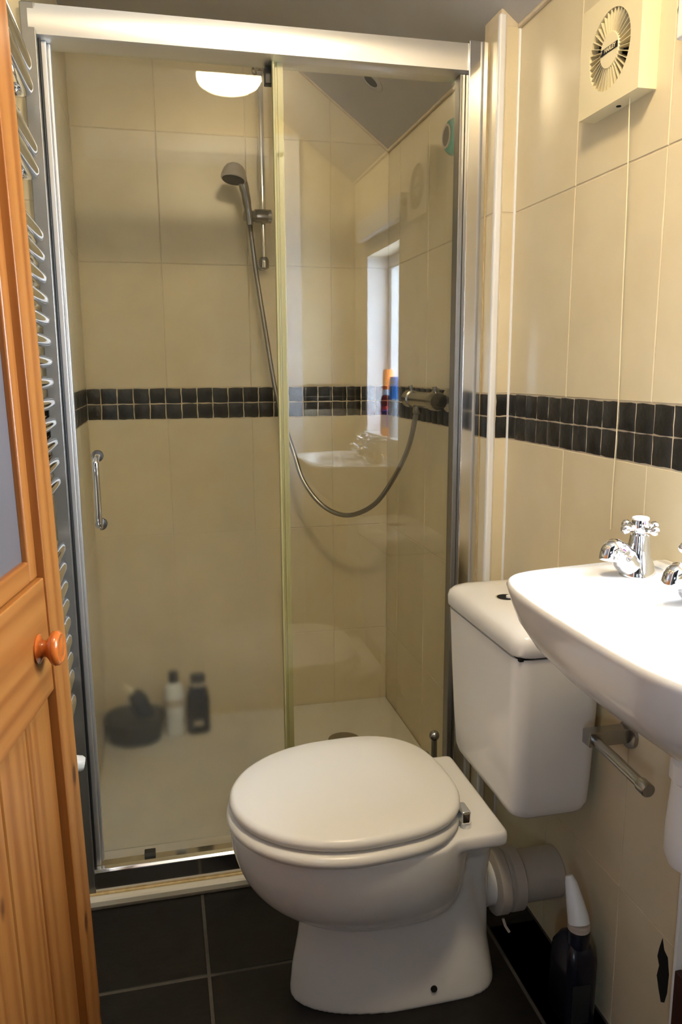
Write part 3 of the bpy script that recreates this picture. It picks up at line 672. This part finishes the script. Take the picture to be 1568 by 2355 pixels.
# body: shell with round opening in the face
bm = B(); n = 48
circ = [Vector((FX, FC[0]+.060*math.cos(2*math.pi*i/n), FC[1]+.060*math.sin(2*math.pi*i/n))) for i in range(n)]
sq = []
for i in range(n):
    a = 2*math.pi*i/n; c, s = math.cos(a), math.sin(a)
    tt = min([((FY1 if c > 0 else FY0)-FC[0])/c if abs(c) > 1e-6 else 9, ((FZ1 if s > 0 else FZ0)-FC[1])/s if abs(s) > 1e-6 else 9])
    sq.append(Vector((FX, FC[0]+c*tt, FC[1]+s*tt)))
for cy, cz in ((FY0, FZ0), (FY1, FZ0), (FY0, FZ1), (FY1, FZ1)):      # snap the nearest points into the corners
    k = min(range(n), key=lambda i: (sq[i].y-cy)**2+(sq[i].z-cz)**2); sq[k] = Vector((FX, cy, cz))
sqb = [Vector((XW, v.y, v.z)) for v in sq]; circb = [Vector((FX+.016, v.y, v.z)) for v in circ]
loft(bm, [sqb, sq, circ, circb], True, True); obj('fan_body', bm, 'cream', fan, ang=30)
bm = B(); lathe(bm, [(.0592, 0), (.0592, .002)], (FX+.0155, *FC), (-1, 0, 0), 40); obj('grille_back', bm, 'hole', fan)
bm = B(); lathe(bm, [(.0215, 0), (.0265, .004), (.0275, .011), (.026, .0135), (0, .0145)], (FX+.0135, *FC), (-1, 0, 0), 36); hub = obj('hub', bm, 'cream', fan)
bm = B()
for i in range(1):
    a = 0
    p0, p1 = Vector((0, .0255, -.0005)), Vector((0, .0595, -.0005))
    v = [bm.verts.new(c) for c in ((-.001, .0255, -.0003), (-.001, .0595, -.0004), (-.001, .0595, .0004), (-.001, .0255, .0003), (.0125, .0255, -.0001), (.0125, .0595, .0012), (.0125, .0595, .0019), (.0125, .0255, .0005))]
    for f_ in ((0,1,2,3), (7,6,5,4), (0,4,5,1), (1,5,6,2), (2,6,7,3), (3,7,4,0)): bm.faces.new([v[q] for q in f_])
vme = tomesh('louvre', bm, False); vme.materials.append(MT['cream'])
for k in range(36):
    o = obj('louvre', vme, None, fan, loc=Vector((FX+.0015, *FC))-fan.location); o.rotation_euler = (2*math.pi*k/36, 0, 0)
bm = B(); lathe(bm, [(.004, 0), (.004, .0012)], (.963, -.458, FZ0), (0, 0, -1), 14); obj('screw_hole', bm, 'hole', fan)
# maker's plate on the hub
bm = B(); bx(bm, FX-.0015, FX-.0006, -.4790, -.4375, 1.7095, 1.7185); obj('name_plate', bm, 'print', fan)
bm = B(); bx(bm, FX-.0016, FX-.0006, -.4365, -.4305, 1.7095, 1.7185); obj('maker_mark', bm, 'print', fan)
def text(body, size, mat, parent, loc, rot, name):
    cu = bpy.data.curves.new(name, 'FONT'); cu.body = body; cu.size = size; cu.extrude = .0002; cu.align_x = 'CENTER'; cu.align_y = 'CENTER'; cu.offset = .00012
    t = bpy.data.objects.new(name+'_c', cu); COL.objects.link(t)
    bpy.context.view_layer.update()
    me = bpy.data.meshes.new_from_object(t.evaluated_get(bpy.context.evaluated_depsgraph_get())); bpy.data.objects.remove(t)
    me.materials.clear(); me.materials.append(MT[mat]); o = bpy.data.objects.new(name, me); COL.objects.link(o); o.parent = parent
    o.matrix_parent_inverse = PINV[parent.name]; o.location = loc; o.rotation_euler = rot; return o
text('MARLEY', .0088, 'cream', fan, (FX-.0017, -.4583, 1.714), (math.pi/2, 0, -math.pi/2), 'plate_lettering')
text('F', .0070, 'cream', fan, (FX-.0018, -.4335, 1.714), (math.pi/2, 0, -math.pi/2), 'mark_lettering')
# pull cord
bm = B(); cp = [(.957, -.498, FZ0-.0005), (.962, -.4975, 1.50), (.966, -.4965, 1.31), (.968, -.499, 1.12), (.968, -.4965, 1.00), (.968, -.497, .93)]
tube(bm, crom(cp, 6), .0009, 8); cord = obj('pull_cord', bm, 'cream', fan)

# roller blind head above the window
rb = thing('roller_blind', (.955, (WY0+WY1)/2, 1.68), 'white roller blind cassette on the wall above the window, cut by the photo edge', 'blind')
box('cassette', 'whiteplastic', rb, .945, XW, WY0-.02, -.624, 1.663, 1.735, bevel=.004)
bm = B(); lathe(bm, [(.012, 0), (.012, .004)], (.96, -.6245, 1.705), (0, 1, 0), 16); obj('end_cap', bm, 'dark', rb)

# ------------------------------------------------------------------ ceiling lamp and downlight
lamp = thing('ceiling_lamp', (.49, -1.045, ZC), 'round glowing ceiling lamp seen reflected in the shower door', 'lamp')
bm = B(); lathe(bm, [(.125, 0), (.125, .012), (.112, .016)], (.49, -1.045, ZC), (0, 0, -1), 40); obj('lamp_base', bm, 'whiteplastic', lamp)
bm = B(); lathe(bm, [(.110, 0), (.109, .014), (.100, .028), (.080, .040), (.050, .048), (.02, .051), (0, .0515)], (.49, -1.045, ZC-.014), (0, 0, -1), 40); obj('lamp_glass', bm, 'lamp', lamp)
nrm = Vector((-SL, 0, -1)).normalized(); dl = Vector((.835, .613, ZR+SL*(XW-.835)))
spot = thing('recessed_downlight', dl, 'small unlit recessed downlight in the sloping ceiling over the shower', 'downlight')
bm = B(); lathe(bm, [(.040, -.001), (.040, .002), (.036, .004), (.024, .003), (.022, .001)], dl, nrm, 32); obj('bezel', bm, 'plaster', spot)
bm = B(); lathe(bm, [(.022, 0), (.022, .0016)], dl, nrm, 24); obj('lamp_recess', bm, 'dark', spot)

# ------------------------------------------------------------------ shower fittings
sh = thing('shower_riser_rail', (.552, D, 1.53), 'chrome riser rail on the back wall of the shower', 'shower rail')
RXX, RYY = .552, .855
bm = B(); lathe(bm, [(.0095, 0), (.0095, .60)], (RXX, RYY, 1.535), n=18); obj('rail', bm, 'chrome', sh)
for z in (1.540, 2.115):
    bm = B(); lathe(bm, [(.010, 0), (.016, .004), (.0165, .018), (.0165, .026), (.012, .036), (0, .038)], (RXX, RYY, z-.02), n=20)
    lathe(bm, [(.014, 0), (.0135, .034), (.019, .036), (.019, .050)], (RXX, RYY, z), (0, 1, 0), 18); obj('rail_bracket', bm, 'dchrome', sh)
hs = thing('shower_handset', (.50, .80, 1.67), 'grey domed shower handset held in a slider on the riser rail', 'shower handset')
bm = B(); lathe(bm, [(.019, 0), (.0205, .002), (.0205, .040), (.0195, .042), (.0195, .044), (.0205, .046), (.0205, .052), (.017, .054)], (.522, .835, 1.675), (1, -.02, 0), 20); obj('slider', bm, 'dchrome', hs)
bm = B(); lathe(bm, [(.016, 0), (.017, .004), (.017, .030), (.014, .034)], (.492, .815, 1.672), (.9, .3, 0), 18); obj('cradle', bm, 'dchrome', hs)
bm = B(); hp = [(.506, .812, 1.645), (.503, .808, 1.672), (.497, .798, 1.705), (.489, .785, 1.740), (.480, .775, 1.765), (.466, .765, 1.780)]
tube(bm, crom(hp, 5), [.0105]*5+[.0115]*5+[.013]*5+[.0145]*5+[.017]*5+[.018], 16); obj('handle', bm, 'dchrome', hs)
hc = Vector((.455, .760, 1.770)); ha = Vector((-.16, -.17, -.97)).normalized()
bm = B(); lathe(bm, [(.0, -.038), (.016, -.036), (.026, -.029), (.033, -.018), (.037, -.004), (.0375, .006), (.035, .010)], hc, ha, 28); hd2 = obj('spray_head', bm, 'greyplastic', hs, ang=60)
bm = B(); lathe(bm, [(.034, .009), (.032, .012), (0, .014)], hc, ha, 28); sub('spray_face', bm, 'dark', hd2)
hose_pts = [(0.912, 0.40, 1.098), (0.910, 0.405, 1.080), (0.903, 0.45, 0.984), (0.875, 0.5, 0.89), (0.829, 0.55, 0.805), (0.765, 0.62, 0.762), (0.702, 0.68, 0.782), (0.647, 0.72, 0.855), (0.621, 0.76, 0.949), (0.592, 0.79, 1.058), (0.572, 0.81, 1.154), (0.548, 0.825, 1.33), (0.526, 0.832, 1.49), (0.513, 0.825, 1.593), (0.506, 0.812, 1.645)]
hpts = crom(hose_pts, 46); rr = [.0068 if i % 2 else .0078 for i in range(len(hpts))]
bm = B(); tube(bm, hpts, rr, 10); hose = tag(obj('shower_hose', bm, 'hose', ang=80), 'ribbed metal shower hose looping from the mixer valve up to the handset', 'hose')
mv = thing('shower_mixer', (XW, .36, 1.12), 'chrome bar mixer valve on the right wall inside the shower', 'shower valve')
bm = B(); lathe(bm, [(.016, 0), (.0215, .003), (.0215, .150), (.016, .153)], (.915, .285, 1.124), (0, 1, 0), 24); obj('valve_body', bm, 'dchrome', mv)
for y0, d_ in ((.282, -1), (.441, 1)):
    bm = B(); lathe(bm, [(.018, 0), (.0245, .003), (.0250, .040), (.022, .047), (0, .049)], (.915, y0, 1.124), (0, d_, 0), 24); kb = obj('control_knob', bm, 'dchrome', mv)
    bm = B(); tube(bm, [(.915, y0+d_*.022, 1.145), (.912, y0+d_*.022, 1.162)], .006, 10); sub('lever_stop', bm, 'dchrome', kb)
for y in (.315, .412):
    bm = B(); lathe(bm, [(.032, 0), (.032, .006), (.026, .012), (.015, .014), (.015, .045)], (XW, y, 1.124), (-1, 0, 0), 24); obj('wall_flange', bm, 'dchrome', mv)
bm = B(); lathe(bm, [(.012, 0), (.0125, .018), (.010, .022)], (.912, .40, 1.106), (0, 0, -1), 14); obj('hose_outlet', bm, 'dchrome', mv)
sp = thing('shower_speaker', (XW, .252, 1.772), 'round teal speaker with a dark front stuck to the shower wall', 'speaker')
bm = B(); lathe(bm, [(.026, 0), (.034, .004), (.041, .012), (.0435, .022), (.042, .032), (.036, .041), (.029, .0455)], (XW, .252, 1.772), (-1, 0, 0), 36); obj('speaker_body', bm, 'teal', sp, ang=60)
bm = B(); lathe(bm, [(.029, .0445), (.028, .0475), (.0235, .0475), (.0225, .0455)], (XW, .252, 1.772), (-1, 0, 0), 36); obj('speaker_ring', bm, 'greyplastic', sp)
bm = B(); lathe(bm, [(.0228, .0445), (.0215, .0465), (0, .047)], (XW, .252, 1.772), (-1, 0, 0), 36); obj('speaker_grille', bm, 'dark', sp)

# ------------------------------------------------------------------ things in the tray
def oval(cx, cy, a, b_, z, n=24, p=.8): return [Vector((cx+a*math.copysign(abs(math.cos(2*math.pi*i/n))**p, math.cos(2*math.pi*i/n)), cy+b_*math.copysign(abs(math.sin(2*math.pi*i/n))**p, math.sin(2*math.pi*i/n)), z)) for i in range(n)]
t = thing('shampoo_bottle', (.214, .80, .012), 'white shampoo bottle with a dark cap standing in the shower tray', 'bottle')
bm = B(); loft(bm, [oval(.214, .80, a, b_, z) for a, b_, z in ((.027, .019, .012), (.030, .021, .017), (.030, .021, .165), (.028, .020, .182), (.018, .015, .196), (.013, .013, .198))]); obj('bottle_body', bm, 'pale', t)
bm = B(); lathe(bm, [(.0175, 0), (.018, .002), (.0165, .033), (.014, .036)], (.214, .80, .197), n=20); obj('cap', bm, 'dark', t)
bm = B(); loft(bm, [oval(.214, .80, .0305, .0213, z) for z in (.115, .140)]); obj('label_band', bm, 'greyplastic', t)
t = thing('shower_gel_bottle', (.291, .80, .012), 'dark shower gel bottle with a dark flip cap standing in the shower tray', 'bottle')
bm = B(); loft(bm, [oval(.291, .80, a, b_, z) for a, b_, z in ((.034, .020, .012), (.038, .023, .018), (.0385, .024, .12), (.036, .023, .150), (.029, .020, .172), (.026, .018, .178))]); obj('bottle_body', bm, 'bluegel', t)
bm = B(); loft(bm, [oval(.293, .80, a, b_, z) for a, b_, z in ((.0245, .017, .178), (.0245, .017, .190))]); obj('neck_band', bm, 'greyplastic', t)
bm = B(); loft(bm, [oval(.293, .80, a, b_, z) for a, b_, z in ((.0255, .018, .190), (.026, .0185, .192), (.026, .0185, .212), (.024, .017, .215))]); obj('cap', bm, 'dark', t)
bm = B(); bx(bm, .275, .305, .7752, .779, .045, .062); obj('front_label', bm, 'greyplastic', t)
t = thing('wash_basket', (.085, .79, .012), 'dark wash basket in the corner of the shower tray', 'basket')
bm = B(); loft(bm, [oval(.085, .79, a, b_, z, 30) for a, b_, z in ((.070, .055, .012), (.084, .068, .022), (.092, .078, .06), (.094, .082, .095), (.091, .079, .097), (.087, .074, .06), (.076, .06, .026))]); obj('basket_shell', bm, 'dark', t)
bm = B(); loft(bm, [oval(.085, .79, a, b_, z, 30) for a, b_, z in ((.0935, .0815, .088), (.0965, .0845, .092), (.0965, .0845, .099), (.092, .080, .100))]); obj('rim', bm, 'dark', t)
t = thing('leaning_bottle', (.13, .79, .03), 'dark bottle with a pale tip leaning in the wash basket', 'bottle')
bm = B(); tube(bm, [(.142, .79, .035), (.130, .79, .075), (.112, .79, .120), (.103, .79, .145), (.090, .79, .168), (.082, .79, .178)], [.022, .027, .028, .030, .026, .014], 18); obj('bottle_body', bm, 'bluegel', t)
bm = B(); tube(bm, [(.084, .79, .175), (.070, .79, .190), (.056, .79, .205)], [.010, .009, .006], 12); obj('pump_tip', bm, 'cream', t)

# ------------------------------------------------------------------ things on the window sill (seen in the reflection)
zb = WZ0+.012
def sill(name, x, y, segs, label, cat='bottle'):
    t = thing(name, (x, y, zb), label, cat)
    z = zb
    for i, (nmz, prof, h, mat) in enumerate(segs):
        bm = B(); lathe(bm, [(r, f_*h) for r, f_ in prof], (x, y, z), n=20); obj(nmz, bm, mat, t); z += h
sill('lotion_bottle', .990, -.885, [('base', ((.019, 0), (.022, .1), (.022, 1)), .030, 'orange'), ('label', ((.0222, 0), (.0225, .05), (.022, 1)), .045, 'purple'), ('cap', ((.022, 0), (.022, .9), (.018, 1)), .014, 'navy')], 'purple and orange lotion bottle on the window sill')
sill('hairspray_can', 1.008, -.950, [('base', ((.024, 0), (.026, .05), (.026, 1)), .10, 'red'), ('shoulder', ((.026, 0), (.026, .6), (.020, 1)), .040, 'darkred'), ('collar', ((.019, 0), (.019, 1)), .020, 'pale'), ('cap', ((.019, 0), (.019, .9), (.015, 1)), .070, 'orange')], 'tall red can with an orange cap on the window sill')
sill('toothpaste_tube', .996, -.825, [('cap', ((.019, 0), (.020, 1)), .020, 'pale'), ('tube', ((.020, 0), (.022, .4), (.021, 1)), .11, 'pale'), ('top_band', ((.021, 0), (.020, .8), (.016, 1)), .075, 'blue')], 'pale blue toothpaste tube standing on the window sill', 'tube')
